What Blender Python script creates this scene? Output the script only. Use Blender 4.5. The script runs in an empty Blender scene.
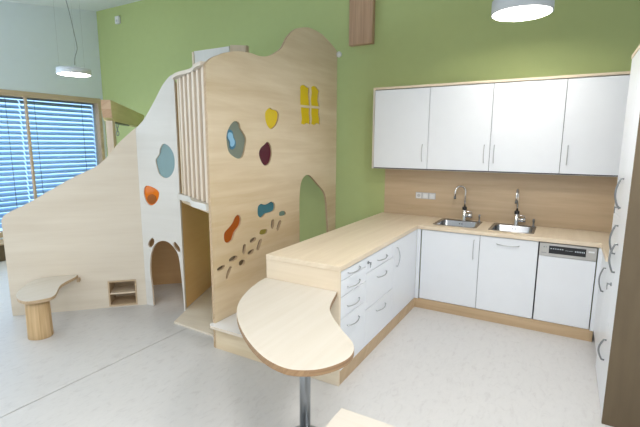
import bpy, bmesh, math, random
from mathutils import Vector, Matrix
random.seed(4)
S = bpy.context.scene
COL = S.collection

# ------------------------------------------------------------------ camera
def cam_setup():
    yaw, pitch, roll, f = 0.5238, -0.1636, 0.0047, 423.6
    fw = Vector((-math.sin(yaw)*math.cos(pitch), math.cos(yaw)*math.cos(pitch), math.sin(pitch)))
    r = Vector((math.cos(yaw), math.sin(yaw), 0)); u = r.cross(fw)
    r2 = r*math.cos(roll) + u*math.sin(roll); u2 = -r*math.sin(roll) + u*math.cos(roll)
    cd = bpy.data.cameras.new('camera'); c = bpy.data.objects.new('camera', cd); COL.objects.link(c)
    cd.sensor_width = 36; cd.sensor_fit = 'HORIZONTAL'; cd.lens = f/640*36
    m = Matrix((r2, u2, -fw)).transposed().to_4x4(); m.translation = Vector((1.2429, -4.8567, 1.7268))
    c.matrix_world = m; S.camera = c
    cd.clip_start = .05
cam_setup()

# ------------------------------------------------------------------ world, lights, exposure
W = bpy.data.worlds.new('world'); S.world = W; W.use_nodes = True
bgn = W.node_tree.nodes['Background']; bgn.inputs[0].default_value = (.43, .69, 1, 1); bgn.inputs[1].default_value = 2.3
S.view_settings.view_transform = 'Standard'; S.view_settings.look = 'None'
S.view_settings.gamma = 1; S.view_settings.use_curve_mapping = False
S.view_settings.exposure = 0.0
def area(name, loc, direction, sx, sy, power, col):
    l = bpy.data.lights.new(name, 'AREA'); l.shape = 'RECTANGLE'; l.size = sx; l.size_y = sy; l.energy = power; l.color = col
    o = bpy.data.objects.new(name, l); COL.objects.link(o); o.location = loc
    o.rotation_euler = Vector(direction).to_track_quat('-Z', 'Y').to_euler()
    return o
# daylight of the windows behind and beside the camera
area('rear_window_daylight', (-2.6, -7.3, 1.75), (0, 1, -.05), 5.4, 1.9, 12, (1, .98, .97))
area('side_window_daylight', (-5.95, -5.6, 1.6), (1, .5, .1), 2.4, 1.9, 50, (.80, .91, 1))
area('side_window_daylight', (-5.90, -3.4, 1.5), (1, 1.0, .38), 2.0, 1.9, 62, (.74, .88, 1))
# overhead fill lights added out of view, with no lamp bodies
for lx, ly, lp in ((.9, -2.4, 24), (.9, -4.1, 36), (.9, -5.9, 40), (-1.8, -4.2, 10), (-1.8, -6.2, 12), (-4.4, -4.2, 8), (-4.4, -6.2, 8)):
    area('overhead_fill_light', (lx, ly, 2.72), (0, 0, -1), .45, .45, lp, (1, .975, .94))
# pendant drum lamps of the room: their own light sits in the lamp builder

# ------------------------------------------------------------------ materials
def nt(name):
    m = bpy.data.materials.new(name); m.use_nodes = True
    return m, m.node_tree.nodes, m.node_tree.links, m.node_tree.nodes['Principled BSDF']
def plain(name, col, rough=.5, metal=0, coat=0, noise=0):
    m, N, L, b = nt(name)
    b.inputs['Base Color'].default_value = (*col, 1); b.inputs['Roughness'].default_value = rough
    b.inputs['Metallic'].default_value = metal; b.inputs['Coat Weight'].default_value = coat
    tc = N.new('ShaderNodeTexCoord'); n = N.new('ShaderNodeTexNoise'); n.inputs['Scale'].default_value = 9; n.inputs['Detail'].default_value = 4
    mx = N.new('ShaderNodeMix'); mx.data_type = 'RGBA'
    k = 1-max(noise, .02)
    mx.inputs[6].default_value = (*[c*k for c in col], 1); mx.inputs[7].default_value = (*[min(1, c*(2-k)) for c in col], 1)
    L.new(tc.outputs['Object'], n.inputs['Vector']); L.new(n.outputs[0], mx.inputs[0]); L.new(mx.outputs[2], b.inputs['Base Color'])
    return m
def wood(name, c0, c1, su=1.3, sv=26, rough=.45, blotch=.5, c2=None, knots=False):
    m, N, L, b = nt(name)
    uv = N.new('ShaderNodeUVMap'); uv.uv_map = 'UVMap'
    mp = N.new('ShaderNodeMapping'); mp.inputs['Scale'].default_value = (su, sv, 1)
    n1 = N.new('ShaderNodeTexNoise'); n1.inputs['Scale'].default_value = 1; n1.inputs['Detail'].default_value = 6; n1.inputs['Roughness'].default_value = .62; n1.inputs['Distortion'].default_value = .3
    mp2 = N.new('ShaderNodeMapping'); mp2.inputs['Scale'].default_value = (su*.5, sv*.16, 1); mp2.inputs['Location'].default_value = (3.3, 1.7, 0)
    n2 = N.new('ShaderNodeTexNoise'); n2.inputs['Scale'].default_value = 1; n2.inputs['Detail'].default_value = 4; n2.inputs['Distortion'].default_value = .5
    a = N.new('ShaderNodeMath'); a.operation = 'MULTIPLY_ADD'; a.inputs[1].default_value = 1-blotch
    a2 = N.new('ShaderNodeMath'); a2.operation = 'MULTIPLY'; a2.inputs[1].default_value = blotch
    cr = N.new('ShaderNodeValToRGB'); cr.color_ramp.elements[0].position = .36; cr.color_ramp.elements[1].position = .62
    cr.color_ramp.elements[0].color = (*c0, 1); cr.color_ramp.elements[1].color = (*c1, 1)
    L.new(uv.outputs[0], mp.inputs[0]); L.new(uv.outputs[0], mp2.inputs[0]); L.new(mp.outputs[0], n1.inputs[0]); L.new(mp2.outputs[0], n2.inputs[0])
    L.new(n2.outputs[0], a2.inputs[0]); L.new(n1.outputs[0], a.inputs[0]); L.new(a2.outputs[0], a.inputs[2]); L.new(a.outputs[0], cr.inputs[0])
    L.new(cr.outputs[0], b.inputs['Base Color']); b.inputs['Roughness'].default_value = rough
    bp = N.new('ShaderNodeBump'); bp.inputs['Strength'].default_value = .05; bp.inputs['Distance'].default_value = .01
    L.new(n1.outputs[0], bp.inputs['Height']); L.new(bp.outputs[0], b.inputs['Normal'])
    return m
def acrylic(name, col, tr=.35):
    m, N, L, b = nt(name)
    n = N.new('ShaderNodeTexNoise'); n.inputs['Scale'].default_value = 3
    mx = N.new('ShaderNodeMix'); mx.data_type = 'RGBA'; mx.inputs[6].default_value = (*[c*.94 for c in col], 1); mx.inputs[7].default_value = (*col, 1)
    L.new(n.outputs[0], mx.inputs[0]); L.new(mx.outputs[2], b.inputs['Base Color'])
    b.inputs['Roughness'].default_value = .08; b.inputs['Transmission Weight'].default_value = tr; b.inputs['IOR'].default_value = 1.3
    return m
def emit(name, col, s):
    m, N, L, b = nt(name)
    b.inputs['Base Color'].default_value = (*col, 1); b.inputs['Emission Color'].default_value = (*col, 1); b.inputs['Emission Strength'].default_value = s
    return m
def glass(name):
    m, N, L, b = nt(name)
    t = N.new('ShaderNodeBsdfTransparent'); t.inputs[0].default_value = (.93, .97, 1, 1); g = N.new('ShaderNodeBsdfGlossy'); g.inputs['Roughness'].default_value = .02
    f = N.new('ShaderNodeFresnel'); f.inputs[0].default_value = 1.45; mx = N.new('ShaderNodeMixShader')
    L.new(f.outputs[0], mx.inputs[0]); L.new(t.outputs[0], mx.inputs[1]); L.new(g.outputs[0], mx.inputs[2]); L.new(mx.outputs[0], N['Material Output'].inputs[0])
    return m
def lino(name):
    m, N, L, b = nt(name)
    tc = N.new('ShaderNodeTexCoord')
    mp = N.new('ShaderNodeMapping'); mp.inputs['Scale'].default_value = (26, 11, 1)
    n1 = N.new('ShaderNodeTexNoise'); n1.inputs['Scale'].default_value = 1; n1.inputs['Detail'].default_value = 8; n1.inputs['Roughness'].default_value = .7; n1.inputs['Distortion'].default_value = .8
    cr = N.new('ShaderNodeValToRGB'); e = cr.color_ramp.elements
    e[0].position = .30; e[0].color = (.53, .51, .50, 1); e[1].position = .46; e[1].color = (.60, .588, .575, 1)
    x = e.new(.75); x.color = (.63, .615, .60, 1)
    L.new(tc.outputs['Object'], mp.inputs[0]); L.new(mp.outputs[0], n1.inputs[0]); L.new(n1.outputs[0], cr.inputs[0]); L.new(cr.outputs[0], b.inputs['Base Color'])
    b.inputs['Roughness'].default_value = .38; b.inputs['Specular IOR Level'].default_value = .4
    return m
def steel(name, col=(.62, .63, .64), rough=.28):
    m, N, L, b = nt(name)
    tc = N.new('ShaderNodeTexCoord'); mp = N.new('ShaderNodeMapping'); mp.inputs['Scale'].default_value = (8, 220, 220)
    n = N.new('ShaderNodeTexNoise'); n.inputs['Scale'].default_value = 1
    mr = N.new('ShaderNodeMapRange'); mr.inputs[3].default_value = rough*.8; mr.inputs[4].default_value = rough*1.25
    L.new(tc.outputs['Object'], mp.inputs[0]); L.new(mp.outputs[0], n.inputs[0]); L.new(n.outputs[0], mr.inputs[0]); L.new(mr.outputs[0], b.inputs['Roughness'])
    b.inputs['Base Color'].default_value = (*col, 1); b.inputs['Metallic'].default_value = 1
    return m
M = dict(
    green=plain('green_paint', (.475, .55, .235), .75, noise=.03),
    pale=plain('pale_wall_paint', (.80, .87, .93), .8, noise=.02),
    ceil=plain('ceiling_paint', (.78, .82, .84), .85, noise=.02),
    lino=lino('grey_linoleum'), joint=plain('linoleum_joint', (.30, .29, .28), .6),
    birch=wood('birch_plywood', (.60, .455, .27), (.775, .65, .47), 1.0, 11, .5, .6),
    birch_pale=wood('pale_birch_plywood', (.70, .61, .49), (.80, .72, .60), 1.0, 14, .5, .6),
    birch_white=wood('overlit_white_birch_plywood', (.70, .68, .635), (.75, .73, .69), 1.0, 16, .5, .5),  # white birch; on the front wall, strong light is put into the colour
    birch_shade=wood('shaded_inner_plywood', (.50, .30, .14), (.58, .37, .18), 1.0, 14, .5, .6),  # inner birch darkened; its shade is put into the colour
    birch_warm=wood('bounce_lit_inner_plywood', (.86, .53, .22), (.92, .61, .28), 1.0, 14, .5, .6),  # inner birch brightened and warmed; bounce light put into the colour
    edge=wood('plywood_edge', (.42, .29, .17), (.62, .46, .30), 1.5, 200, .6, .2),
    edge_pale=wood('pale_plywood_edge', (.66, .56, .45), (.78, .69, .58), 1.5, 200, .6, .2),
    edge_dark=wood('dark_sawn_edge', (.26, .15, .075), (.40, .25, .13), 1.5, 60, .6, .2),
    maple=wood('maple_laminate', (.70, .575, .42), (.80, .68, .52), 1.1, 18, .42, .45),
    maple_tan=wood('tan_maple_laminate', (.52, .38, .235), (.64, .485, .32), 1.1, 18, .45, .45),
    table=wood('pale_maple_tabletop', (.60, .545, .46), (.645, .595, .52), 1.1, 20, .42, .4),
    plinth=wood('beech_plinth', (.47, .33, .19), (.58, .42, .26), 1.2, 22, .5, .4),
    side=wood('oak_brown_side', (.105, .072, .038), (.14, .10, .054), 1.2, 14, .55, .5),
    pine=wood('pine_timber', (.60, .38, .24), (.75, .54, .36), 1.5, 40, .55, .5),
    pine_olive=wood('olive_pine_timber', (.68, .61, .30), (.80, .73, .42), 1.5, 30, .55, .5),
    post_pine=wood('pink_pine_post', (.74, .60, .46), (.86, .74, .61), 1.5, 40, .55, .5),
    glulam=wood('reddish_glulam', (.38, .23, .135), (.58, .37, .235), 1.2, 70, .55, .4),
    log=wood('debarked_log', (.45, .28, .12), (.70, .50, .28), 1.6, 30, .55, .5),
    frame=wood('window_timber', (.50, .37, .24), (.63, .49, .34), 1.3, 40, .5, .4),
    white=plain('white_laminate', (.80, .825, .86), .32, noise=.01),
    white_edge=plain('white_door_edge', (.62, .62, .62), .5),
    gap=plain('dark_cabinet_gap', (.10, .10, .11), .8),
    whitetop=plain('white_step_top', (.80, .79, .78), .4),
    lampwhite=plain('lamp_housing_grey', (.66, .70, .74), .45),
    steel=steel('brushed_steel', (.40, .41, .43), .24), chrome=steel('chrome', (.78, .78, .79), .09), handle=steel('satin_handle_steel', (.50, .51, .52), .36), nickel=steel('nickel_handle', (.27, .28, .29), .36),
    polesteel=steel('grey_steel_pole', (.34, .36, .38), .30),
    black=plain('black_plastic', (.02, .02, .022), .35), grey=plain('grey_plastic', (.55, .55, .56), .45),
    plasticw=plain('white_plastic', (.80, .80, .80), .4),
    display=plain('black_display', (.012, .013, .015), .5), icon=emit('display_icons', (.55, .6, .65), .12),
    dwsteel=steel('dishwasher_fascia', (.55, .53, .50), .38),
    yellow=acrylic('yellow_acrylic', (.74, .54, .02), .0), burgundy=acrylic('burgundy_acrylic', (.13, .015, .03), .3),
    rust=acrylic('rust_orange_acrylic', (.42, .10, .015), .15), orange=acrylic('orange_acrylic', (.80, .20, .01), .0),
    orange_in=acrylic('brown_orange_acrylic', (.42, .13, .03), .1), teal=acrylic('teal_acrylic', (.07, .24, .30), .25),
    greyteal=acrylic('grey_green_acrylic', (.30, .35, .28), .35), bluedot=acrylic('light_blue_acrylic', (.32, .60, .82), .1), bluerim=acrylic('steel_blue_acrylic', (.08, .22, .33), .1),
    iceblue=acrylic('ice_blue_acrylic', (.36, .52, .56), .3), olive=acrylic('olive_acrylic', (.36, .30, .06), .2), seagreen=acrylic('sea_green_acrylic', (.22, .33, .27), .2),
    blind=plain('blue_grey_blind_slat', (.52, .68, .84), .35), glass=glass('window_glass'),
    lampface=emit('lamp_diffuser', (1, .98, .95), 5.0), cord=plain('grey_cord', (.25, .26, .27), .5), cordw=plain('white_cord', (.85, .86, .87), .4),
)

# ------------------------------------------------------------------ helpers
class MB:
    """collects shapes in world coordinates and links them as ONE mesh"""
    def __init__(s): s.v = []; s.f = []; s.mi = []; s.sm = []
    def add(s, vs, fs, mi=0, smooth=False):
        k = len(s.v); s.v += [tuple(v) for v in vs]
        for f in fs: s.f.append([k+i for i in f]); s.mi.append(mi); s.sm.append(smooth)
        return s
    def box(s, x0, x1, y0, y1, z0, z1, mi=0):
        v = [(x0,y0,z0),(x1,y0,z0),(x1,y1,z0),(x0,y1,z0),(x0,y0,z1),(x1,y0,z1),(x1,y1,z1),(x0,y1,z1)]
        return s.add(v, [(0,3,2,1),(4,5,6,7),(0,1,5,4),(1,2,6,5),(2,3,7,6),(3,0,4,7)], mi)
    def obox(s, c, ux, uy, uz, hx, hy, hz, mi=0):
        c, ux, uy, uz = map(Vector, (c, ux, uy, uz)); v = []
        for z in (-1, 1):
            for x, y in ((-1,-1),(1,-1),(1,1),(-1,1)): v.append(c+ux*hx*x+uy*hy*y+uz*hz*z)
        return s.add(v, [(0,3,2,1),(4,5,6,7),(0,1,5,4),(1,2,6,5),(2,3,7,6),(3,0,4,7)], mi)
    def prism(s, pts, z0, z1, mi=0, mis=None):
        a = sum(pts[i][0]*pts[(i+1)%len(pts)][1]-pts[(i+1)%len(pts)][0]*pts[i][1] for i in range(len(pts)))
        if a < 0: pts = pts[::-1]
        n = len(pts); v = [(p[0],p[1],z0) for p in pts]+[(p[0],p[1],z1) for p in pts]
        s.add(v, [tuple(range(n-1,-1,-1)), tuple(range(n,2*n))], mi)
        k = len(s.v)-2*n
        for i in range(n):
            j = (i+1) % n; s.f.append([k+i, k+j, k+n+j, k+n+i]); s.mi.append(mi if mis is None else mis); s.sm.append(False)
        return s
    def tube(s, path, r, seg=10, mi=0, cap=True):
        P = [Vector(p) for p in path]; rs = r if isinstance(r, (list, tuple)) else [r]*len(P)
        up = None; vs = []
        for i, p in enumerate(P):
            t = (P[min(i+1, len(P)-1)]-P[max(i-1, 0)]).normalized()
            if up is None: up = t.orthogonal().normalized()
            up = (up-t*up.dot(t)).normalized(); w = t.cross(up)
            for k in range(seg):
                a = 2*math.pi*k/seg; vs.append(p+(up*math.cos(a)+w*math.sin(a))*rs[i])
        fs = [(i*seg+k, i*seg+(k+1)%seg, (i+1)*seg+(k+1)%seg, (i+1)*seg+k) for i in range(len(P)-1) for k in range(seg)]
        s.add(vs, fs, mi, True)
        if cap:
            n = len(P)-1; b = len(s.v)-len(vs)
            s.f += [[b+k for k in range(seg-1,-1,-1)], [b+n*seg+k for k in range(seg)]]; s.mi += [mi, mi]; s.sm += [False, False]
        return s
    def lathe(s, c, prof, seg=32, mi=0, smooth=True):
        vs = [(c[0]+r*math.cos(2*math.pi*k/seg), c[1]+r*math.sin(2*math.pi*k/seg), c[2]+z) for r, z in prof for k in range(seg)]
        fs = [(i*seg+k, i*seg+(k+1)%seg, (i+1)*seg+(k+1)%seg, (i+1)*seg+k) for i in range(len(prof)-1) for k in range(seg)]
        s.add(vs, fs, mi, smooth)
        b = len(s.v)-len(vs); n = len(prof)-1
        if prof[0][0] > 1e-4: s.f.append([b+k for k in range(seg-1,-1,-1)]); s.mi.append(mi); s.sm.append(False)
        if prof[-1][0] > 1e-4: s.f.append([b+n*seg+k for k in range(seg)]); s.mi.append(mi); s.sm.append(False)
        return s
    def build(s, name, mats, parent=None, grain=(1,0,0), bevel=0, loc=None):
        o0 = Vector(parent_origin(parent)) if parent is not None else Vector(loc or (0,0,0))
        me = bpy.data.meshes.new(name); me.from_pydata([tuple(Vector(v)-o0) for v in s.v], [], s.f)
        if not isinstance(mats, (list, tuple)): mats = [mats]
        for m in mats: me.materials.append(M[m] if isinstance(m, str) else m)
        for p, mi, sm in zip(me.polygons, s.mi, s.sm): p.material_index = mi; p.use_smooth = sm
        me.update()
        uv = me.uv_layers.new(name='UVMap'); g = Vector(grain).normalized(); g2 = g.orthogonal().normalized()
        off = Vector((random.random()*20, random.random()*20))
        for p in me.polygons:
            n = p.normal; a = g if abs(n.dot(g)) < .8 else g2; b = n.cross(a)
            if b.length < .01: b = g.cross(g2)
            b.normalize()
            for li in p.loop_indices:
                co = Vector(s.v[me.loops[li].vertex_index]); uv.data[li].uv = (co.dot(a)+off.x, co.dot(b)+off.y)
        o = bpy.data.objects.new(name, me); COL.objects.link(o)
        if parent is not None: o.parent = parent
        else: o.location = o0
        if bevel:
            bv = o.modifiers.new('bevel', 'BEVEL'); bv.width = bevel; bv.segments = 2; bv.limit_method = 'ANGLE'; bv.angle_limit = math.radians(50)
        return o
ORG = {}
def parent_origin(p): return ORG.get(p.name, tuple(p.location))
_build = MB.build
def build(s, name, mats, parent=None, **k):
    o = _build(s, name, mats, parent, **k)
    ORG[o.name] = parent_origin(parent) if parent is not None else tuple(o.location)
    return o
MB.build = build
def thing(name, label, cat, loc, group=None):
    o = bpy.data.objects.new(name, None); COL.objects.link(o); o.location = loc; o.empty_display_size = .1
    o['label'] = label; o['category'] = cat
    if group: o['group'] = group
    ORG[o.name] = tuple(loc)
    return o
def tag(o, label, cat, group=None):
    o['label'] = label; o['category'] = cat
    if group: o['group'] = group
    return o
def struct(o): o['kind'] = 'structure'; return o
def smooth_closed(pts, n=4):
    out = []; N = len(pts)
    for i in range(N):
        p0, p1, p2, p3 = (Vector(pts[(i+k) % N]) for k in (-1, 0, 1, 2))
        for j in range(n):
            t = j/n; out.append(tuple(.5*((2*p1)+(p2-p0)*t+(2*p0-5*p1+4*p2-p3)*t*t+(3*p1-p0-3*p2+p3)*t**3)))
    return out
def smooth_open(pts, n=4):
    out = []; N = len(pts)
    for i in range(N-1):
        p0, p1, p2, p3 = (Vector(pts[max(0, min(N-1, i+k))]) for k in (-1, 0, 1, 2))
        for j in range(n):
            t = j/n; out.append(tuple(.5*((2*p1)+(p2-p0)*t+(2*p0-5*p1+4*p2-p3)*t*t+(3*p1-p0-3*p2+p3)*t**3)))
    out.append(tuple(pts[-1])); return out
def flat_with_holes(outer, holes, thick):
    """mesh of an extruded outline with holes: local x, y in the plane, z = thickness from -thick to 0"""
    cu = bpy.data.curves.new('tmp', 'CURVE'); cu.dimensions = '2D'; cu.fill_mode = 'BOTH'; cu.extrude = thick/2
    for L in [outer]+holes:
        sp = cu.splines.new('POLY'); sp.points.add(len(L)-1); sp.use_cyclic_u = True
        for p, q in zip(sp.points, L): p.co = (q[0], q[1], 0, 1)
    ob = bpy.data.objects.new('tmp', cu); COL.objects.link(ob)
    dg = bpy.context.evaluated_depsgraph_get(); me = bpy.data.meshes.new_from_object(ob.evaluated_get(dg))
    vs = [(v.co.x, v.co.y, v.co.z-thick/2) for v in me.vertices]; fs = [tuple(p.vertices) for p in me.polygons]; ns = [p.normal.z for p in me.polygons]
    bpy.data.objects.remove(ob); bpy.data.curves.remove(cu); bpy.data.meshes.remove(me)
    return vs, fs, ns
def wall_panel(name, mats, parent, O, U, outer, holes=(), thick=.02, grain=None, push=0):
    """upright panel: plan origin O, plan direction U, front = U rotated -90 deg; outlines in (u, z)"""
    U = Vector((*U, 0)).normalized(); Nf = Vector((U.y, -U.x, 0)); O = Vector((O[0], O[1], 0))
    vs, fs, ns = flat_with_holes(list(outer), [list(h) for h in holes], thick)
    mb = MB()
    wv = [O+U*v[0]+Vector((0,0,v[1]))+Nf*(v[2]+push) for v in vs]
    for f, n in zip(fs, ns): mb.add([wv[i] for i in f], [tuple(range(len(f)))], 0 if abs(n) > .5 else 1)
    # weld
    o = mb.build(name, mats, parent, grain=grain or U)
    bm = bmesh.new(); bm.from_mesh(o.data); bmesh.ops.remove_doubles(bm, verts=bm.verts, dist=1e-5); bmesh.ops.recalc_face_normals(bm, faces=bm.faces); bm.to_mesh(o.data); bm.free()
    return o
def pane(name, mat, parent, O, U, outline, inset=-.012, thick=.004, label=None, grow=1.0):
    cx = sum(p[0] for p in outline)/len(outline); cy = sum(p[1] for p in outline)/len(outline)
    ol = [(cx+(p[0]-cx)*grow, cy+(p[1]-cy)*grow) for p in outline]
    o = wall_panel(name, [mat, mat], parent, O, U, ol, (), thick, push=inset)
    if label: o['label'] = label
    return o
def bow(name, parent, a, b, out, d=.03, r=.004, mat='handle'):
    a, b, out = Vector(a), Vector(b), Vector(out)
    pts = [a]+[a+(b-a)*t+out*(d*(.42+.58*math.sin(math.pi*t))) for t in [i/10 for i in range(11)]]+[b]
    m = MB(); m.tube(pts, r, 8); return m.build(name, mat, parent)

# ------------------------------------------------------------------ the room
XL, XR, YB, YF = -6.1, 2.17, 0.0, -7.5
def zc(y): return 3.985+.155*y
m = MB(); m.box(XL-.3, XR+.2, YF-.2, YB+.2, -.12, -.012); floor = struct(m.build('floor', 'joint', loc=(0,0,0)))
xs = [XL, -1.73, XR]
for a, b in zip(xs[:-1], xs[1:]):
    m = MB(); m.box(a+.004, b-.004, YF, YB, -.012, 0); m.build('floor_sheet', 'lino', floor)
m = MB(); v = []
for y in (YF-.2, YB+.2):
    for x in (XL-.3, XR+.2): v += [(x, y, zc(y)), (x, y, zc(y)+.12)]
m.add(v, [(0,2,6,4),(1,5,7,3),(0,1,3,2),(4,6,7,5),(0,4,5,1),(2,3,7,6)]); struct(m.build('ceiling', 'ceil'))
m = MB(); m.box(XL-.3, XR+.2, 0, .2, -.1, zc(0)+.03); struct(m.build('wall_back', 'green'))
WY0, WY1, WZ0, WZ1 = -3.62, -.055, .30, 2.50
m = MB()
m.box(XL-.3, XL, YF-.2, WY0, -.1, zc(WY0)+.02); m.box(XL-.3, XL, WY0, WY1, -.1, WZ0); m.box(XL-.3, XL, WY1, 0, -.1, zc(0)+.03)
v = [(x, y, z) for x in (XL-.3, XL) for y, z in ((WY0, WZ1), (WY1, WZ1), (WY1, zc(WY1)+.03), (WY0, zc(WY0)+.03))]
m.add(v, [(0,3,2,1),(4,5,6,7),(0,1,5,4),(1,2,6,5),(2,3,7,6),(3,0,4,7)]); struct(m.build('wall_left', 'pale'))
m = MB(); m.box(XR, XR+.2, YF-.2, YB, -.1, zc(0)); struct(m.build('wall_right', 'pale'))
m = MB(); m.box(XL-.3, XR+.2, YF-.2, YF, -.1, 3.2); struct(m.build('wall_front', 'pale'))
# window on the left wall
def empty_struct(name, loc):
    o = bpy.data.objects.new(name, None); COL.objects.link(o); o.location = loc; ORG[o.name] = tuple(loc); o['kind'] = 'structure'; return o
win = empty_struct('window_1', (XL, -1.8, WZ0))
m = MB(); fx0, fx1 = XL-.16, XL+.018
m.box(fx0, fx1, WY0, WY1, WZ1-.085, WZ1); m.box(fx0, fx1, WY0, WY1, WZ0, WZ0+.07)
m.box(fx0, fx1, WY1-.055, WY1, WZ0+.07, WZ1-.085); m.box(fx0, fx1, WY0, WY0+.085, WZ0+.07, WZ1-.085)
m.build('window_frame', 'frame', win, grain=(0,1,0), bevel=.003)
MUL = [-1.285, -2.45]
for y in MUL:
    m = MB(); m.box(fx0+.12, fx1-.01, y-.016, y+.016, WZ0+.07, WZ1-.085); m.build('mullion', 'frame', win, grain=(0,0,1), bevel=.003)
edges = [WY0+.085, MUL[1]-.02, MUL[1]+.02, MUL[0]-.02, MUL[0]+.02, WY1-.055]
for a, b in ((0,1),(2,3),(4,5)):
    m = MB(); m.box(XL-.10, XL-.094, edges[a], edges[b], WZ0+.07, WZ1-.085); m.build('pane', 'glass', win)
def blind(y0, y1, label):
    t = thing('venetian_blind', label, 'blind', (XL-.22, (y0+y1)/2, WZ0), 'outside blinds of the left window')
    m = MB(); m.box(XL-.28, XL-.17, y0, y1, WZ1-.10, WZ1+.02); m.build('head_box', 'cord', t)
    z = WZ1-.145; me = None; a = math.radians(46)
    while z > WZ0+.06:
        if me is None:
            m = MB(); n = 6; vs = []
            for y in (y0, y1):
                for i in range(n+1):
                    s = (i/n-.5)*.080; h = .010*(1-(2*i/n-1)**2)
                    vs.append((XL-.22+s*math.cos(a)+h*math.sin(a)*.5, y, z-s*math.sin(a)+h*math.cos(a)))
            k = len(vs); vs += [(x+.0008, y, q-.0015) for x, y, q in vs]
            fs = [(i, i+1, n+2+i, n+1+i) for i in range(n)]+[(k+i, k+n+1+i, k+n+2+i, k+i+1) for i in range(n)]
            m.add(vs, fs, 0, True); first = m.build('slat', 'blind', t); me = first.data; z0 = z
        else:
            o = bpy.data.objects.new('slat', me); COL.objects.link(o); o.parent = t; o.location = (0, 0, z-z0)
        z -= .080
    for f in (.22, .5, .78) if y1-y0 > 2 else (.17, .83):
        y = y0+(y1-y0)*f; m = MB(); m.tube([(XL-.185, y, WZ1-.1), (XL-.185, y, WZ0+.05)], .004, 6); m.build('ladder_cord', 'cord', t)
blind(MUL[0]+.008, WY1-.04, 'blue-grey slatted blind right of the slim window post, next to the green wall')
blind(MUL[1]+.008, MUL[0]-.008, 'blue-grey slatted blind left of the slim window post, at the left edge')
m = MB(); m.box(XL, -5.8, -4.2, -.25, .0, .24); m.box(XL, -5.78, -4.2, -.25, .24, .265, 1)
tag(m.build('window_ledge', ['side', 'frame'], grain=(0,1,0), bevel=.004, loc=(-5.95, -2.2, 0)), 'low brown wooden ledge along the wall under the blinds', 'ledge')

# ------------------------------------------------------------------ countertop and splashback
def slab(name, mats, outer, holes, z0, z1, parent=None, grain=(0,1,0), bevel=.003, loc=(0,0,0)):
    vs, fs, ns = flat_with_holes(outer, holes, z1-z0); mb = MB()
    wv = [(v[0], v[1], v[2]+z1) for v in vs]
    for f, n in zip(fs, ns): mb.add([wv[i] for i in f], [tuple(range(len(f)))], 0 if abs(n) > .5 else 1)
    o = mb.build(name, mats, parent, grain=grain, loc=loc)
    bm = bmesh.new(); bm.from_mesh(o.data); bmesh.ops.remove_doubles(bm, verts=bm.verts, dist=1e-5); bmesh.ops.recalc_face_normals(bm, faces=bm.faces); bm.to_mesh(o.data); bm.free()
    if bevel:
        bv = o.modifiers.new('bevel', 'BEVEL'); bv.width = bevel; bv.segments = 2; bv.limit_method = 'ANGLE'; bv.angle_limit = math.radians(60)
    return o
def rrect(x0, x1, y0, y1, r, n=5):
    out = []
    for cx, cy, a0 in ((x1-r, y1-r, 0), (x0+r, y1-r, 90), (x0+r, y0+r, 180), (x1-r, y0+r, 270)):
        for i in range(n+1):
            a = math.radians(a0+90*i/n); out.append((cx+r*math.cos(a), cy+r*math.sin(a)))
    return out
HT, T0 = .896, .858
SK = [(.075, .515, -.485, -.05), (.625, 1.035, -.485, -.05)]
XF = 1.575
wt = slab('countertop', ['maple', 'maple'], [(-.672,-2.36),(-.034,-2.36),(-.034,-.604),(XF-.015,-.604),(XF-.015,-1.098),(2.165,-1.098),(2.165,-.002),(-.672,-.002)],
          [rrect(a+.02, b-.02, c+.02, d-.02, .04) for a, b, c, d in SK], T0, HT, loc=(-.3, -1.2, T0))
tag(wt, 'long maple countertop running from the peninsula around both sinks to the right', 'countertop')
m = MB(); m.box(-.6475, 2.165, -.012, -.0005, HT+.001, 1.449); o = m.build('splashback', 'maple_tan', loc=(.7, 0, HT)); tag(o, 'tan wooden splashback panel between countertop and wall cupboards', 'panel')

# ------------------------------------------------------------------ base cabinets
GAP = .0022
def front_x(parent, name, y0, y1, z0, z1, x=-.043, label=None, sgn=1):
    """door or drawer front facing +x (sgn 1) or -x (sgn -1)"""
    m = MB(); a, b = sorted((x, x-.019*sgn)); m.box(a, b, y0+GAP, y1-GAP, z0+GAP, z1-GAP)
    o = m.build(name, 'white', parent, bevel=.0015)
    if label: o['label'] = label
    return o
def front_y(parent, name, x0, x1, z0, z1, y=-.584):
    m = MB(); m.box(x0+GAP, x1-GAP, y, y+.019, z0+GAP, z1-GAP); return m.build(name, 'white', parent, bevel=.0015)
def carcass(parent, x0, x1, y0, y1, z0, z1, openside):
    m = MB(); t = .018; e = .0006
    x0 += e; x1 -= e; y0 += e; y1 -= e
    m.box(x0, x1, y0, y1, z0, z0+t)
    if openside != '+x': m.box(x1-t, x1, y0, y1, z0+t, z1)
    if openside != '-x': m.box(x0, x0+t, y0, y1, z0+t, z1)
    if openside != '-y': m.box(x0+t, x1-t, y0, y0+t, z0+t, z1)
    m.box(x0+t, x1-t, y1-t, y1, z0+t, z1)
    return m.build('carcass', 'gap', parent)
def lock(parent, p, out, label=None):
    p, out = Vector(p), Vector(out); m = MB()
    m.tube([p, p+out*.006], .0125, 14); o = m.build('lock', 'nickel', parent)
    m = MB(); side = Vector((0,0,1)).cross(out)
    m.obox(p+out*.014, out, side, (0,0,1), .009, .002, .004); m.obox(p+out*.024+Vector((0,0,-.006)), out, side, (0,0,1), .0025, .008, .011)
    m.tube([p+out*.024+Vector((0,0,-.016)), p+out*.023+Vector((0,0,-.04))], .0025, 6)
    m.build('key', 'nickel', o)
ZK, ZT = .105, .855
pe = -2.336
t = thing('drawer_cabinet', 'white cabinet of four narrow drawers nearest the kidney table', 'cabinet', (-.34, -2.11, 0))
carcass(t, -.62, -.063, pe, -1.904, ZK, ZT, '+x')
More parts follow.
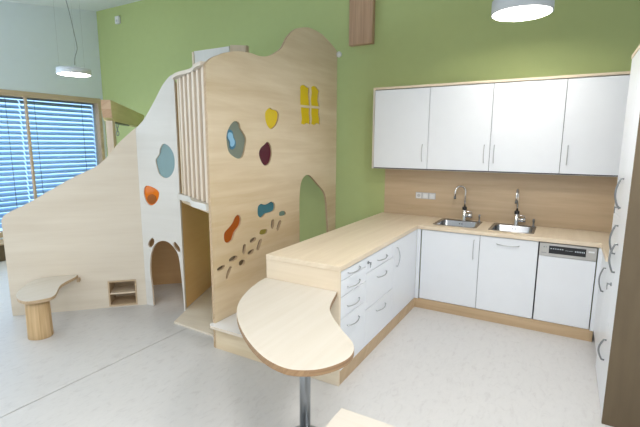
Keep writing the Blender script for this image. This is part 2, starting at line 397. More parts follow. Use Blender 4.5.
for z0, z1, hz in ((.782, .853, .817), (.662, .782, .714), (.500, .662, .57), (ZK, .500, .42)):
    f = front_x(t, 'drawer', pe, -1.904, z0, z1); bow('handle', f, (-.043, -2.229, hz), (-.043, -2.035, hz), (1,0,-.25))
t = thing('drawer_cabinet', 'white cabinet of three wide drawers with a key lock, in middle of peninsula', 'cabinet', (-.34, -1.58, 0))
carcass(t, -.62, -.063, -1.904, -1.291, ZK, ZT, '+x')
for z0, z1, hz in ((.719, .853, .778), (.418, .719, .634), (ZK, .418, .340)):
    f = front_x(t, 'drawer', -1.904, -1.291, z0, z1); bow('handle', f, (-.043, -1.677, hz), (-.043, -1.479, hz), (1,0,-.25))
    if z1 > .8: lock(f, (-.043, -1.871, .805), (1,0,0))
t = thing('base_cabinet', 'white peninsula cupboard with one door, beside the inner corner', 'cabinet', (-.34, -.93, 0))
carcass(t, -.62, -.063, -1.291, -.62, ZK, ZT, '+x')
f = front_x(t, 'door', -1.291, -.606, ZK, .853); bow('handle', f, (-.043, -1.214, .61), (-.043, -1.214, .785), (1,0,0), .034)
o = MB(); o.box(-.043, -.0045, -.604, -.584, ZK, .853); tag(o.build('corner_filler', 'white', loc=(-.02, -.59, ZK)), 'narrow white filler strip in the inner corner of the cabinets', 'filler')
m = MB(); m.box(-.672, -.0412, -2.356, pe, 0, T0-.001); tag(m.build('end_panel', 'maple', grain=(1,0,0), bevel=.002, loc=(-.35, -2.34, 0)), 'maple end panel of the peninsula behind the kidney table', 'panel')
m = MB(); m.box(-.672, -.654, pe+.001, -.002, 0, T0-.001); tag(m.build('back_panel', 'maple', grain=(0,1,0), loc=(-.65, -1.2, 0)), 'maple back panel of the peninsula facing the play wall', 'panel')

t = thing('base_cabinet', 'white cupboard with upright handle under the left sink', 'cabinet', (.288, -.3, 0))
carcass(t, 0, .576, -.562, -.03, ZK, ZT, '-y')
f = front_y(t, 'door', 0, .576, ZK, .853); bow('handle', f, (.524, -.584, .61), (.524, -.584, .80), (0,-1,0), .034)
t = thing('base_cabinet', 'white cupboard with level handle near its top, under the right sink', 'cabinet', (.83, -.3, 0))
carcass(t, .576, 1.086, -.562, -.03, ZK, ZT, '-y')
f = front_y(t, 'pull_out_front', .576, 1.086, ZK, .853); bow('handle', f, (.733, -.584, .79), (.925, -.584, .79), (0,-1,-.25))
t = thing('dishwasher', 'built-in dishwasher with steel control strip and white door panel', 'dishwasher', (1.315, -.3, 0))
m = MB(); m.box(1.092, 1.540, -.56, -.03, ZK, .853); m.build('body', 'gap', t)
m = MB(); m.box(1.096, 1.538, -.588, -.562, .730, .847); fas = m.build('control_strip', 'dwsteel', t, bevel=.002)
m = MB(); m.box(1.172, 1.458, -.5895, -.588, .757, .828); d = m.build('display', 'display', fas)
m = MB()
for i in range(6): m.box(1.185+i*.018, 1.194+i*.018, -.5902, -.5897, .798, .806)
for i in range(6): m.box(1.375+i*.013, 1.382+i*.013, -.5902, -.5897, .79, .802)
m.box(1.30, 1.36, -.5902, -.5897, .795, .797)
m.build('display_symbols', 'icon', fas)
for args in (((1.133, -.588, .812), (1.133, -.5905, .812), .006), ((1.15, -.588, .812), (1.15, -.5905, .812), .004)):
    m = MB(); m.tube(args[:2], args[2], 12); m.build('button', 'cord', fas)
m = MB(); m.box(1.115, 1.155, -.5888, -.588, .757, .762); m.build('dark_mark', 'cord', fas)
m = MB(); m.box(1.475, 1.52, -.5892, -.588, .80, .815); m.build('indicator_label', 'plasticw', fas)
m = MB(); m.box(1.096, 1.538, -.584, -.565, .107, .726); m.build('door', 'white', t, bevel=.0015)
m = MB(); m.box(1.5455, XF+.018, -.604, -.584, ZK, .853); tag(m.build('corner_filler', 'white', loc=(1.56, -.59, ZK)), 'narrow white filler strip right of the dishwasher', 'filler')
t = thing('base_cabinet', 'white cupboard with bowed handle in the right corner, beside the tall cupboards', 'cabinet', (1.87, -.85, 0))
carcass(t, XF+.02, 2.16, -1.097, -.62, ZK, ZT, '-x')
f = front_x(t, 'door', -1.097, -.606, ZK, .853, XF, sgn=-1); bow('handle', f, (XF, -1.03, .605), (XF, -1.03, .79), (-1,0,0), .036, .0055, 'nickel')
# plinths
m = MB(); m.box(-.060, -.042, pe+.001, -.594, 0, ZK-.002); m.box(-.060, XF-.002, -.594, -.576, 0, ZK-.002)
tag(m.build('cabinet_plinth', 'plinth', grain=(1,.0,0), bevel=.001, loc=(.5, -.6, 0)), 'brown beech plinth along the floor under the white cabinets', 'plinth')

# ------------------------------------------------------------------ tall cupboards
def tall(label, y0, y1, splits, handles, locks):
    t = thing('tall_cupboard', label, 'cabinet', (1.87, (y0+y1)/2, 0))
    m = MB(); m.box(XF+.02, 2.16, y0+.001, y1-.001, .0, 2.318); m.build('carcass', 'gap', t)
    fr = [front_x(t, 'door', y0, y1, a, b, XF, sgn=-1) for a, b in splits]
    for i, a, b, y in handles: bow('handle', fr[i], (XF, y, a), (XF, y+.0, b), (-1,0,0), .038, .006, 'nickel')
    for i, y, z in locks: lock(fr[i], (XF, y, z), (-1,0,0))
    return t
tall('tall white cupboard beside the corner, its two doors with bowed handles', -1.55, -1.10, ((.01, 1.255), (1.255, 2.318)), ((1, 1.32, 1.51, -1.49), (0, 1.01, 1.20, -1.49)), ((1, -1.40, 1.31), (0, -1.50, .80)))
tall('tall white cupboard at the right edge, nearest the camera', -1.86, -1.55, ((.01, .55), (.55, 2.318)), ((1, .91, 1.095, -1.60), (0, .30, .44, -1.60)), ())
m = MB(); m.box(XF-.002, 2.165, -1.882, -1.8605, 0, 2.318); tag(m.build('side_panel', 'side', grain=(0,0,1), bevel=.001, loc=(1.87, -1.87, 0)), 'dark brown wooden side panel of the tall cupboards at right edge', 'panel')
m = MB(); m.box(XF-.004, 2.165, -1.882, -1.10, 2.319, 2.343); tag(m.build('top_board', 'maple', grain=(0,1,0), bevel=.001, loc=(1.87, -1.5, 2.32)), 'thin maple board on top of the tall cupboards', 'board')

# ------------------------------------------------------------------ wall cupboards
WX = [-.662, -.046, .574, 1.191, 1.81]
lab = ['leftmost white wall cupboard, its left side at the green wall', 'second white wall cupboard from the left, above the left tap',
       'third white wall cupboard from the left, above the right tap', 'rightmost white wall cupboard, running up to the tall cupboards']
for i in range(4):
    t = thing('wall_cupboard', lab[i], 'cabinet', ((WX[i]+WX[i+1])/2, -.17, 1.452))
    m = MB(); m.box(WX[i]+.001, WX[i+1]-.001, -.326, -.001, 1.452, 2.314); m.build('carcass', 'gap', t)
    m = MB(); m.box(WX[i]+.001, WX[i+1]-.001, -.326, -.001, 1.450, 1.4518); m.build('underside', 'white', t)
    f = front_y(t, 'door', WX[i], WX[i+1], 1.462, 2.310, -.347)
    hx = (-.103, .522, .616, 1.242)[i]
    bow('handle', f, (hx, -.347, 1.545), (hx, -.347, 1.72), (0,-1,0), .03)
m = MB(); m.box(-.682, -.664, -.347, -.001, 1.450, 2.316); tag(m.build('side_panel', 'table', grain=(0,0,1), loc=(-.67, -.17, 1.45)), 'thin pale side board at left end of the wall cupboards', 'panel')
m = MB(); m.box(-.682, 1.83, -.350, -.001, 2.3165, 2.340); tag(m.build('cornice_board', 'maple', grain=(1,0,0), loc=(.57, -.17, 2.316)), 'thin maple board along the top of the wall cupboards', 'board')
m = MB(); m.box(1.811, 2.165, -.340, -.001, 1.450, 2.340); tag(m.build('corner_filler', 'white', loc=(1.98, -.2, 1.45)), 'white filler closing the wall cupboards against the right wall', 'filler')

# ------------------------------------------------------------------ sinks and taps
def ring_levels(rings):
    m = MB(); n = len(rings[0][0]); vs = [(p[0], p[1], z) for r, z in rings for p in r]
    fs = [(i*n+k, i*n+(k+1)%n, (i+1)*n+(k+1)%n, (i+1)*n+k) for i in range(len(rings)-1) for k in range(n)]
    m.add(vs, fs, 0, True); b = (len(rings)-1)*n; m.f.append([b+k for k in range(n)]); m.mi.append(0); m.sm.append(False)
    return m
for (a, b, c, d), lb in zip(SK, ('left stainless steel sink, under the tap with the curved spout', 'right stainless steel sink, beside the dishwasher')):
    t = thing('sink', lb, 'sink', ((a+b)/2, (c+d)/2, .74))
    m = ring_levels([(rrect(a, b, c, d, .03), HT+.0005), (rrect(a+.002, b-.002, c+.002, d-.002, .03), HT+.003), (rrect(a+.026, b-.026, c+.026, d-.07, .045), HT+.0025),
                     (rrect(a+.030, b-.030, c+.030, d-.075, .045), HT-.006), (rrect(a+.036, b-.036, c+.036, d-.08, .05), .77), (rrect(a+.07, b-.07, c+.07, d-.11, .05), .748)])
    o = m.build('bowl', 'steel', t)
    m = MB(); m.lathe(((a+b)/2, (c+d)/2, .7485), [(.0001, .003), (.02, .003), (.04, .001)], 20); m.build('drain', 'nickel', t)
    m = MB()
    for dx in (-.012, .012): m.tube([((a+b)/2+dx, d-.0735, .865), ((a+b)/2+dx, d-.0775, .865)], .006, 8)
    m.build('overflow_hole', 'black', t)
def tap(x, y, ang, lb):
    t = thing('tap', lb, 'tap', (x, y, HT))
    z = HT+.0028
    m = MB(); m.lathe((x, y, z), [(.027, 0), (.027, .006), (.021, .01), (.021, .125), (.017, .13)], 20); m.build('body', 'chrome', t)
    m = MB(); m.lathe((x, y, z+.118), [(.024, 0), (.024, .032), (.014, .036)], 20); m.build('collar', 'black', t)
    dx, dy = math.cos(ang), math.sin(ang); R = .062; top = 1.215
    pts = [(x, y, z+.15), (x, y, top)]+[(x+dx*R*(1-math.cos(a)), y+dy*R*(1-math.cos(a)), top+R*math.sin(a)) for a in [math.pi*i/12 for i in range(1, 13)]]+[(x+dx*2*R, y+dy*2*R, top-.05)]
    m = MB(); m.tube(pts, .0105, 12); sp = m.build('spout', 'chrome', t)
    m = MB(); m.tube([(x+dx*2*R, y+dy*2*R, top-.05), (x+dx*2*R, y+dy*2*R, top-.075)], .0125, 12); m.build('aerator', 'nickel', sp)
    m = MB(); m.tube([(x+.018, y-.002, z+.062), (x+.088, y-.006, z+.062)], .024, 16); v = m.build('valve', 'chrome', t)
    m = MB(); m.tube([(x+.075, y-.006, z+.078), (x+.078, y-.012, z+.105), (x+.03, y-.05, z+.112)], [.006, .006, .004], 8); m.build('lever', 'chrome', t)
tap(.318, -.085, math.radians(222), 'chrome swan-neck tap with black collar, spout turned to the left, at left sink')
tap(.842, -.085, math.radians(268), 'chrome swan-neck tap with black collar, spout facing forward, at right sink')
for x, lb in ((.478, 'small chrome knob beside the left tap, on the sink rim'), (1.003, 'small chrome knob beside the right tap, on the sink rim')):
    m = MB(); m.lathe((x, -.085, HT+.0028), [(.014, 0), (.014, .008), (.008, .012), (.008, .045), (.011, .048), (.011, .075), (.006, .08)], 16)
    tag(m.build('drain_knob', 'nickel', loc=(x, -.085, HT)), lb, 'knob')
t = thing('wall_socket', 'row of three white sockets in a grey frame on the wooden splashback', 'socket', (-.14, -.013, 1.10))
m = MB(); m.box(-.256, -.024, -.0205, -.0122, 1.098, 1.172); m.build('frame', 'grey', t, bevel=.002)
for i in range(3):
    x = -.218+i*.078
    m = MB(); m.box(x-.031, x+.031, -.026, -.0205, 1.104, 1.166); s_ = m.build('socket', 'plasticw', t, bevel=.003)
    m = MB(); m.tube([(x, -.0262, 1.135), (x, -.0268, 1.135)], .019, 20); m.build('socket_well', 'cordw' if i else 'grey', s_)

# ------------------------------------------------------------------ the play house
PH = thing('play_house', 'tall birch plywood climbing house with coloured peep holes and mouse-hole door', 'play structure', (-2.1, -1.8, 0))
A0, AU, AL = (-3.452, -2.906), (1, 1), 1.263
A_top = [(.0, .96), (.004,.985), (.024,1.02), (.069,1.053), (.172,1.104), (.295,1.169), (.399,1.235), (.5,1.292), (.611,1.359), (.713,1.412), (.816,1.461), (.892,1.505), (.99,1.594), (1.091,1.717), (1.2,1.82), (1.263,1.875)]
outl = [(0,0), (AL,0)]+smooth_open(A_top, 3)[::-1]
low = wall_panel('side_wall', ['birch_pale', 'edge_pale'], PH, A0, AU, outl, [[(.892,.012),(1.172,.012),(1.172,.292),(.892,.292)]])
# niche box set into the low wall
U = Vector((1,1,0)).normalized(); Nn = Vector((U.y,-U.x,0)); OA = Vector((*A0, 0))
def nb(u0, u1, d0, d1, z0, z1): return OA+U*((u0+u1)/2)+Nn*(-(d0+d1)/2)+Vector((0,0,(z0+z1)/2)), U, Nn, (0,0,1), (u1-u0)/2, (d1-d0)/2, (z1-z0)/2
m = MB(); ni0, ni1, zz0, zz1 = .893, 1.171, .013, .291
for u0, u1, z0, z1 in ((ni0, ni0+.015, zz0, zz1), (ni1-.015, ni1, zz0, zz1), (ni0+.015, ni1-.015, zz1-.015, zz1), (ni0+.015, ni1-.015, zz0, zz0+.015)):
    m.obox(*nb(u0, u1, -.006, .24, z0, z1))
m.obox(*nb(ni0, ni1, .24, .25, zz0, zz1))
nich = m.build('niche', 'maple_tan', PH, grain=U); nich['label'] = 'square niche with one shelf'
m = MB(); m.obox(*nb(ni0+.015, ni1-.015, .0, .24, .142, .157)); m.build('shelf', 'maple', nich, grain=U)
# front wall with the mouse hole
B0, BU = (-2.559, -2.013), (.497, .083)
B_top = [(.0,1.868), (.098,1.942), (.185,2.041), (.271,2.15), (.356,2.265), (.424,2.331), (.47,2.362), (.504,2.368)]
B_blue = smooth_closed([(.338,1.719),(.406,1.692),(.453,1.627),(.465,1.545),(.45,1.462),(.4,1.398),(.333,1.379),(.27,1.411),(.248,1.467),(.236,1.52),(.233,1.562),(.279,1.615),(.293,1.667)], 3)
B_or = smooth_closed([(.087,1.291),(.154,1.287),(.232,1.253),(.251,1.211),(.224,1.145),(.167,1.098),(.113,1.095),(.075,1.137),(.055,1.202),(.06,1.257)], 3)
B_orin = smooth_closed([(.148,1.206),(.195,1.187),(.203,1.144),(.163,1.109),(.114,1.111),(.089,1.149),(.106,1.189)], 3)
arch = smooth_open([(.089,0),(.089,.116),(.082,.246),(.074,.348),(.079,.465),(.103,.582),(.156,.675),(.233,.722),(.323,.722),(.405,.665),(.453,.579),(.470,.444),(.478,.32),(.486,.17),(.489,0)], 4)
earL = smooth_closed([(.119,.745),(.149,.732),(.146,.687),(.106,.645),(.072,.65),(.075,.693)], 4)
earR = smooth_closed([(.412,.73),(.44,.713),(.475,.667),(.473,.632),(.444,.635),(.402,.673),(.396,.709)], 4)
outl = [(0,0)]+arch+[(.504,0)]+smooth_open(B_top, 3)[::-1]
fw_ = wall_panel('front_wall', ['birch_white', 'edge_pale'], PH, B0, BU, outl, [B_blue, B_or, earL, earR])
fw_['label'] = 'birch front wall with mouse-hole door, strong light put into its colour'
pane('peep_pane', 'iceblue', fw_, B0, BU, B_blue, grow=1.03, label='pale blue oval pane')
pane('peep_pane', 'orange', fw_, B0, BU, B_or, grow=1.03, label='orange pane')
pane('pane_disc', 'orange_in', fw_, B0, BU, B_orin, inset=-.006, thick=.005, label='darker orange disc')
# climbing wall
D0, DU = (-1.213, -2.369), (0, 1)
D_top = [(0,2.318),(.03,2.35),(.08,2.384),(.165,2.421),(.235,2.449),(.375,2.484),(.538,2.5),(.649,2.496),(.751,2.506),(.843,2.533),(.922,2.571),(1.004,2.619),(1.055,2.673),(1.102,2.735),(1.16,2.786),(1.227,2.834),(1.314,2.876),(1.41,2.904),(1.496,2.922),(1.577,2.927),(1.68,2.925),(1.79,2.916),(1.88,2.895),(1.975,2.867),(2.08,2.83),(2.155,2.79)]
DH = {
'grey': [(.328,1.912),(.376,1.897),(.39,1.855),(.43,1.814),(.462,1.766),(.451,1.712),(.427,1.642),(.397,1.604),(.347,1.595),(.285,1.617),(.232,1.655),(.212,1.722),(.21,1.783),(.233,1.84),(.281,1.893)],
'bluein': [(.255,1.827),(.293,1.816),(.307,1.774),(.326,1.743),(.32,1.706),(.287,1.686),(.262,1.701),(.259,1.738),(.234,1.773),(.233,1.809)],
'yellow': [(.812,2.057),(.855,2.045),(.915,2.041),(.956,2.011),(.944,1.951),(.902,1.896),(.831,1.86),(.782,1.88),(.751,1.918),(.737,1.969),(.748,2.02)],
'burgundy': [(.776,1.742),(.828,1.689),(.832,1.611),(.794,1.541),(.724,1.519),(.668,1.56),(.636,1.629),(.66,1.68),(.717,1.714)],
'rust': [(.323,1.108),(.355,1.09),(.364,1.049),(.34,1.002),(.289,.966),(.263,.932),(.243,.897),(.194,.88),(.152,.899),(.14,.939),(.151,.98),(.203,1.012),(.249,1.045),(.283,1.089)],
'teal': [(.657,1.165),(.705,1.15),(.754,1.154),(.814,1.167),(.865,1.146),(.875,1.108),(.853,1.073),(.792,1.063),(.722,1.061),(.682,1.04),(.644,1.033),(.607,1.059),(.599,1.102),(.61,1.147)]}
DW_ = [[(1.339,2.302),(1.36,2.322),(1.381,2.329),(1.41,2.335),(1.444,2.331),(1.48,2.318),(1.522,2.316),(1.515,2.248),(1.528,2.183),(1.536,2.129),(1.439,2.127),(1.343,2.125),(1.338,2.192),(1.343,2.244)],
[(1.562,2.327),(1.603,2.345),(1.64,2.35),(1.672,2.343),(1.71,2.322),(1.737,2.305),(1.72,2.255),(1.715,2.199),(1.744,2.137),(1.645,2.135),(1.565,2.134),(1.555,2.198),(1.571,2.267)],
[(1.355,2.102),(1.439,2.104),(1.536,2.105),(1.528,2.047),(1.542,1.987),(1.536,1.931),(1.47,1.942),(1.418,1.923),(1.357,1.934),(1.372,1.985),(1.357,2.05)],
[(1.566,2.108),(1.645,2.111),(1.738,2.114),(1.73,2.06),(1.751,2.004),(1.752,1.936),(1.688,1.952),(1.632,1.928),(1.563,1.937),(1.577,1.995),(1.563,2.049)]]
DO = [[(.959,1.049),(1.025,1.048),(1.06,1.026),(1.053,1.003),(.991,1.0),(.947,1.01),(.943,1.032)],
[(.841,.988),(.859,.972),(.854,.929),(.835,.894),(.808,.905),(.803,.937),(.814,.979)],
[(.957,.963),(.979,.947),(.956,.906),(.923,.86),(.897,.871),(.902,.902),(.931,.948)],
[(.689,.914),(.738,.905),(.739,.886),(.717,.866),(.658,.867),(.624,.88),(.625,.901),(.646,.915)],
[(.545,.864),(.572,.85),(.557,.829),(.507,.818),(.479,.829),(.485,.852)],
[(.644,.83),(.657,.813),(.636,.777),(.606,.728),(.573,.738),(.585,.775),(.613,.818)],
[(.401,.829),(.423,.815),(.416,.77),(.398,.733),(.376,.742),(.374,.779),(.384,.817)],
[(.523,.755),(.532,.739),(.504,.717),(.462,.715),(.443,.729),(.456,.747)],
[(.24,.75),(.288,.746),(.301,.729),(.279,.711),(.23,.707),(.198,.715),(.196,.735)],
[(.362,.691),(.396,.681),(.404,.658),(.385,.637),(.348,.637),(.321,.655),(.326,.68)],
[(.089,.7),(.127,.701),(.14,.687),(.123,.669),(.08,.664),(.05,.669),(.048,.689)],
[(.207,.67),(.226,.657),(.21,.63),(.182,.598),(.168,.57),(.149,.575),(.154,.606),(.179,.649)]]
D_arch = smooth_open([(1.325,.24),(1.322,.676),(1.320,.894),(1.320,1.099),(1.330,1.22),(1.35,1.30),(1.388,1.352),(1.453,1.384),(1.532,1.378),(1.613,1.335),(1.689,1.283),(1.762,1.234),(1.829,1.188),(1.879,1.135),(1.912,1.063),(1.927,.982),(1.948,.818),(1.964,.687),(1.97,.24)], 3)
holes = [smooth_closed(DH[k], 3) for k in ('grey','yellow','burgundy','rust','teal')]+[smooth_closed(w, 2) if 0 else w for w in DW_]+[smooth_closed(h, 3) for h in DO]+[D_arch]
cw = wall_panel('climbing_wall', ['birch', 'edge'], PH, D0, DU, [(0,0),(2.155,0)]+smooth_open(D_top, 3)[::-1], holes, thick=.024)
cw['label'] = 'tall plywood wall with wavy top and coloured holes'
for k, mt, lb in (('grey','greyteal','grey-green pane'), ('yellow','yellow','yellow rounded pane'), ('burgundy','burgundy','burgundy pane'), ('rust','rust','rust-orange curved pane'), ('teal','teal','teal curved pane')):
    pane('peep_pane', mt, cw, D0, DU, smooth_closed(DH[k], 3), inset=-.016, grow=1.02, label=lb)
bi = smooth_closed(DH['bluein'], 3)
pane('pane_rim', 'bluerim', cw, D0, DU, bi, inset=-.011, thick=.005, grow=1.18)
pane('pane_disc', 'bluedot', cw, D0, DU, bi, inset=-.008, thick=.004, grow=.85, label='light blue bean-shaped disc')
for w in DW_: pane('window_pane', 'yellow', cw, D0, DU, w, inset=-.012, grow=1.03)
pane('peep_pane', 'seagreen', cw, D0, DU, smooth_closed(DO[0], 3), inset=-.012, grow=1.05)
pane('peep_pane', 'olive', cw, D0, DU, smooth_closed(DO[3], 3), inset=-.012, grow=1.05)
wall_panel('hole_shade_backing', ['side', 'side'], cw, D0, DU, [(.03,.54),(1.0,.60),(1.0,.995),(.60,.995),(.40,.86),(.03,.76)], (), .006, push=-.0245)  # added dark sheet, stands in for the shaded inside behind the holes
m = MB(); m.tube([(-1.236, -.214, 2.765), (-1.17, -.214, 2.765)], .012, 12); bp_ = m.build('wall_fixing', 'nickel', PH)
m = MB(); m.lathe((-1.19, -.214, 2.765), [(.0001, -.034)]+[(.034*math.sin(math.pi*i/10), -.034*math.cos(math.pi*i/10)) for i in range(1, 10)]+[(.0001, .034)], 16); m.build('cap_ball', 'plasticw', bp_)
# slatted corner between the two walls
C0, C1 = Vector((-2.055, -1.935, 0)), Vector((-1.264, -2.343, 0)); CU = (C1-C0).normalized(); CN = Vector((CU.y, -CU.x, 0)); CL = (C1-C0).length
def wavy(z0, z1, depth, amp, name, mats, ph):
    n = 20; fr = [C0+CU*(CL*i/n)+CN*(.022+amp*(math.sin(2*math.pi*i/n*1.15+ph))*math.sin(math.pi*i/n)) for i in range(n+1)]
    bk = [C0+CU*(CL*i/n)-CN*depth for i in range(n, -1, -1)]
    m = MB(); m.prism([(p.x, p.y) for p in fr+bk], z0, z1, 0, 1); return m.build(name, mats, PH, grain=CU)
wavy(1.178, 1.232, .09, .035, 'lower_rail', ['table', 'birch_white'], 2.6)
wavy(2.322, 2.352, .09, .03, 'top_cap', ['table', 'edge_pale'], .4)
m = MB(); m.obox(C0+CU*.028-CN*.035+Vector((0,0,1.777)), CU, CN, (0,0,1), .028, .012, .545); m.build('slat_post', 'maple', PH, grain=(0,0,1))
first = None
for i in range(6):
    if first is None:
        m = MB(); m.obox(C0+CU*.145-CN*.035+Vector((0,0,1.777)), CU, CN, (0,0,1), .029, .024, .5445); first = m.build('slat', 'post_pine', PH, grain=(0,0,1), bevel=.004)
    else:
        o = bpy.data.objects.new('slat', first.data); COL.objects.link(o); o.parent = PH; o.location = CU*(.135*i)
        bv = o.modifiers.new('bevel', 'BEVEL'); bv.width = .004; bv.segments = 2; bv.limit_method = 'ANGLE'
# inner walls, deck, floor board
E0, E1 = Vector((-2.068, -1.905, 0)), Vector((-2.39, -1.17, 0)); EU = (E1-E0).normalized()
wall_panel('inner_wall', ['birch_warm', 'edge'], PH, (E0.x, E0.y), (EU.x, EU.y), [(0,.021),(.80,.021),(.80,2.30),(0,2.30)], (), .018)
F0 = (-3.72, -2.245)
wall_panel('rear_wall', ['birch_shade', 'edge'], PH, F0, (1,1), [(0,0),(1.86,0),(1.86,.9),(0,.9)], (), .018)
m = MB(); m.prism([(-2.50,-1.97),(-2.075,-1.90),(-1.29,-2.29),(-1.245,-2.33),(-1.245,-1.22),(-2.35,-1.16),(-2.76,-1.30),(-3.05,-1.62)], 1.14, 1.165); m.build('deck', 'birch', PH)  # upper floor, also put in to shade the interior below
m = MB(); m.prism([(-3.0,-2.425),(-2.58,-2.005),(-2.105,-1.925),(-2.44,-1.07),(-3.0,-1.51)], .901, .919); m.build('inner_light_block', 'birch_shade', PH)  # added unseen cover, keeps light from above off the space behind the arch
m = MB(); m.prism([(-1.915,-2.205),(-1.385,-2.225),(-1.24,-2.30),(-1.24,-1.15),(-2.40,-1.15),(-2.055,-1.905)], .001, .02); m.build('floor_board', 'birch_pale', PH, grain=(1,.2,0))
m = MB(); m.box(-2.40, -1.24, -1.145, -.23, .20, .22); m.build('nook_floor', 'birch_warm', PH)
m = MB(); m.box(-2.40, -1.24, -1.16, -.23, 1.45, 1.47); m.build('nook_light_block', 'birch', PH)  # added unseen cover that shades the green wall behind the arch opening
m = MB(); m.box(-2.42, -2.401, -.30, -.24, 0, 1.45); m.build('nook_post', 'birch', PH, grain=(0,0,1))
m = MB(); m.box(-2.52, -2.0, -1.215, -1.197, 1.166, 2.752); b_ = m.build('guard_board', 'birch_white', PH, grain=(0,0,1)); b_['label'] = 'pale guard board above the top rail'
m = MB(); m.box(-2.545, -2.521, -1.225, -1.19, 1.166, 2.745); m.build('guard_post', 'maple', PH, grain=(0,0,1))
m = MB(); m.obox((-1.925, -1.15, 1.966), Vector((1,.75,0)).normalized(), Vector((.75,-1,0)).normalized(), (0,0,1), .085, .009, .8); m.build('guard_board', 'maple', PH, grain=(0,0,1))
m = MB(); m.box(-1.868, -1.843, -1.115, -1.075, 1.166, 2.765); m.build('guard_post', 'frame', PH, grain=(0,0,1))

# raised step along the climbing wall
t = thing('play_step', 'low plywood step with white top between climbing wall and peninsula', 'step', (-.93, -1.3, 0))
m = MB(); m.box(-1.211, -.675, -2.37, -.15, 0, .200); m.build('base', 'birch', t, bevel=.001)
pts = [(-.675,-2.428)]+[(-1.165+.05*math.cos(a)-.03, -2.378+.05*math.sin(a)) for a in [math.radians(270-i*15) for i in range(0, 7)]]+[(-1.245,-2.373),(-1.2105,-2.371),(-1.2105,-.15),(-.675,-.15)]
m = MB(); m.prism(pts, .2005, .224, 0, 1); m.build('top', ['whitetop', 'edge_pale'], t)

# ------------------------------------------------------------------ benches and tables
def kidney(name, parent, pts, z1, th, mats): 
    m = MB(); m.prism(pts, z1-th, z1, 0, 1); o = m.build(name, mats, parent, grain=(0,1,0))
    bv = o.modifiers.new('bevel', 'BEVEL'); bv.width = .003; bv.segments = 2; bv.limit_method = 'ANGLE'; bv.angle_limit = math.radians(60)
    return o
t = thing('kidney_table', 'pale kidney-shaped table on one steel leg, fixed to the peninsula end', 'table', (.03, -2.9, 0))
KT = [(-.060,-2.3575),(-.030,-2.45),(-.001,-2.544),(.045,-2.655),(.115,-2.748),(.19,-2.825),(.258,-2.893),(.368,-2.995),(.412,-3.085),(.412,-3.18),(.363,-3.286),(.291,-3.35),(.196,-3.377),(.046,-3.34),(-.153,-3.224),(-.352,-3.06),(-.5,-2.883),(-.600,-2.68),(-.650,-2.52),(-.672,-2.42),(-.677,-2.3575)]
kidney('tabletop', t, smooth_open(KT, 4), .712, .034, ['table', 'edge_dark'])
m = MB(); m.tube([(.035,-2.93,.008), (.035,-2.93,.677)], .032, 24); leg = m.build('leg', 'polesteel', t)
m = MB(); m.lathe((.035,-2.93,0), [(.11,0),(.11,.006),(.105,.008),(.034,.010)], 32); m.build('foot_plate', 'polesteel', leg)
m = MB(); m.lathe((.035,-2.93,.664), [(.034,0),(.09,.010),(.09,.0135)], 24); m.build('mounting_plate', 'polesteel', leg)
t = thing('play_bench', 'low kidney-shaped seat on a thick log leg, at the low play wall', 'bench', (-2.8, -2.9, 0))
BN = [(-2.985,-2.535),(-3.160,-2.65),(-3.217,-2.734),(-3.18,-2.83),(-3.076,-2.95),(-2.96,-3.05),(-2.839,-3.115),(-2.735,-3.137),(-2.65,-3.125),(-2.605,-3.07),(-2.574,-2.98),(-2.60,-2.92),(-2.66,-2.87),(-2.743,-2.81),(-2.82,-2.75),(-2.875,-2.68),(-2.925,-2.59),(-2.97,-2.455)]
BN = [(-3.010,-2.469),(-3.075,-2.534),(-3.145,-2.604)]+BN[2:-1]+[(-2.955,-2.53)]
kidney('seat', t, smooth_open(BN, 4), .385, .03, ['table', 'edge'])
m = MB(); cx, cy, r0 = -2.738, -3.0, .096; n = 28; zs = [0, .004, .09, .18, .27, .354]
vs = []; rr = [1+.02*math.sin(3*2*math.pi*k/n+1)+.012*math.sin(7*2*math.pi*k/n) for k in range(n)]
for j, z in enumerate(zs):
    for k in range(n):
        a = 2*math.pi*k/n; q = r0*rr[k]*(1.03-.06*z/.354)*(1 if j else .97); vs.append((cx+q*math.cos(a), cy+q*math.sin(a), z))
m.add(vs, [(i*n+k, i*n+(k+1)%n, (i+1)*n+(k+1)%n, (i+1)*n+k) for i in range(len(zs)-1) for k in range(n)], 0, True); m.f.append(list(range((len(zs)-1)*n, len(zs)*n))); m.mi.append(0); m.sm.append(False)
m.build('leg', 'log', t, grain=(0,0,1))
m = MB(); m.obox((-2.992, -2.475, .335), U, Nn, (0,0,1), .012, .028, .018); m.build('bracket', 'edge', t)
t = thing('wooden_stool', 'pale wooden stool, only its corner showing at the bottom edge', 'stool', (.6, -3.35, 0))
m = MB(); m.box(.39, .80, -3.53, -3.16, .425, .45); m.build('seat', 'table', t, bevel=.003)
for x in (.40, .77):
    m = MB(); m.box(x, x+.022, -3.52, -3.17, 0, .4245); m.build('side_board', 'table', t, grain=(0,0,1), bevel=.002)
m = MB(); m.box(.423, .769, -3.36, -3.34, .18, .30); m.build('stretcher', 'table', t)

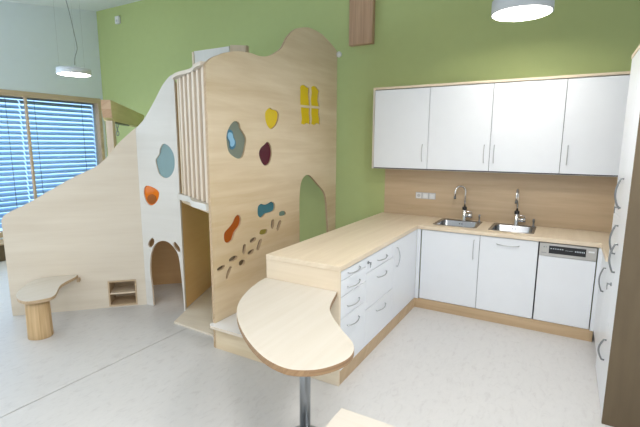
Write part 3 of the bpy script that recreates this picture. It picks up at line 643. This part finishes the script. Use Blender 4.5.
# ------------------------------------------------------------------ swing beam behind the play house
t = thing('swing_frame', 'timber swing frame post and beam behind the low play wall', 'frame', (-3.09, -1.9, 0))
bu = Vector((-1, 1, 0)).normalized(); bn = Vector((1, 1, 0)).normalized(); b0 = Vector((-3.045, -1.935, 0)); bl = 2.62
zt, hh, wd = 2.178, .215, .095
prof = [(0, -hh*.45), (0, -.0), (bl, 0), (bl, -hh), (.10, -hh), (.03, -hh*.86)]
m = MB(); v = []
for s in (0, -1):
    for a, z in prof: v.append(b0+bu*a+bn*(s*wd)+Vector((0,0,zt+z)))
n = len(prof); m.add(v, [tuple(range(n)), tuple(range(2*n-1, n-1, -1))], 0)
for i in range(n):
    j = (i+1) % n; m.add([v[i], v[j], v[n+j], v[n+i]], [(0,3,2,1)], 1 if i in (0, 5) else 0)
m.build('beam', ['pine_olive', 'pine'], t, grain=bu)
m = MB(); m.obox(b0+bu*.105-bn*.036+Vector((0,0,(zt-hh)/2-.0005)), bu, bn, (0,0,1), .075, .034, (zt-hh)/2-.001); m.build('post', 'post_pine', t, grain=(0,0,1), bevel=.003)
m = MB(); m.obox(b0+bu*.72-bn*.045+Vector((0,0,zt-hh-.008)), bu, bn, (0,0,1), .48, .03, .007); rail = m.build('hanging_rail', 'black', t)
m = MB(); c_ = b0+bu*.52-bn*.045+Vector((0,0,zt-hh-.015))
for q in range(3):
    m.tube([c_+Vector((0,0,-.02-q*.045))+(bu if q % 2 else bn)*(.014*math.cos(a))+Vector((0,0,.028*math.sin(a))) for a in [2*math.pi*i/12 for i in range(13)]], .0045, 6)
m.build('hook', 'nickel', rail)

# ------------------------------------------------------------------ fixtures on walls and ceiling
m = MB(); m.box(-1.135, -.833, -.072, -.0005, 2.885, zc(0)-.013); tag(m.build('timber_post', 'glulam', grain=(0,0,1), bevel=.003, loc=(-1.0, 0, 2.88)), 'short reddish-brown timber post on green wall at the top', 'post')
t = thing('wall_detector', 'small white detector high on the green wall', 'detector', (-5.49, 0, 3.7))
m = MB(); m.box(-5.545, -5.445, -.045, -.0005, 3.70, 3.82); d_ = m.build('housing', 'plasticw', t, bevel=.008)
m = MB(); m.tube([(-5.495, -.045, 3.745), (-5.495, -.052, 3.745)], .018, 14); m.build('lens', 'grey', d_)
def pendant(x, y, z, r, h, label, cord, watts):
    t = thing('pendant_lamp', label, 'lamp', (x, y, z))
    m = MB(); m.lathe((x, y, z), [(r-.012, .006), (r-.008, 0), (r, .002), (r, h-.004), (r-.004, h), (.0001, h)], 48); m.build('drum_shade', 'lampwhite', t)
    m = MB(); m.lathe((x, y, z), [(.0001, .002), (r-.012, .002)], 48, smooth=False); m.build('diffuser', 'lampface', t)
    top = lambda yy: zc(yy)
    for k in range(3):
        a = math.radians(100+120*k); q = (x+math.cos(a)*(r-.03), y+math.sin(a)*(r-.03))
        m = MB(); m.tube([(*q, z+h), (q[0], q[1], top(q[1])+.001)], .0007, 6); m.build('hanging_wire', 'nickel', t)
    m = MB(); m.tube(cord, .0045, 8); m.build('power_cord', 'cord', t)
    m = MB(); m.lathe((x, y, z+h), [(.04, 0), (.04, .02), (.02, .028)], 16); m.build('cord_cap', 'lampwhite', t)
    l = bpy.data.lights.new('lamp_light', 'AREA'); l.shape = 'DISK'; l.size = 2*r-.06; l.energy = watts; l.color = (1, .96, .88)
    o = bpy.data.objects.new('lamp_light', l); COL.objects.link(o); o.location = (x, y, z-.01)
p1 = (-4.4, -1.50, 2.595)
pendant(*p1, .20, .075, 'white drum pendant lamp near the window wall, hanging on thin wires',
        smooth_open([(p1[0], p1[1]+.02, p1[2]+.125), (p1[0], p1[1]+.03, p1[2]+.22), (p1[0], p1[1]+.07, p1[2]+.34), (p1[0], p1[1]+.05, p1[2]+.50), (p1[0], p1[1]+.01, p1[2]+.75), (p1[0], p1[1]-.03, p1[2]+.95), (p1[0], p1[1]-.04, zc(p1[1]-.04)+.001)], 5), 8)
p2 = (.83, -.93, 2.757)
pendant(*p2, .228, .11, 'white drum pendant lamp above the kitchen, cut off by the top edge',
        [(p2[0], p2[1], p2[2]+.135), (p2[0], p2[1], zc(p2[1])+.001)], 1)
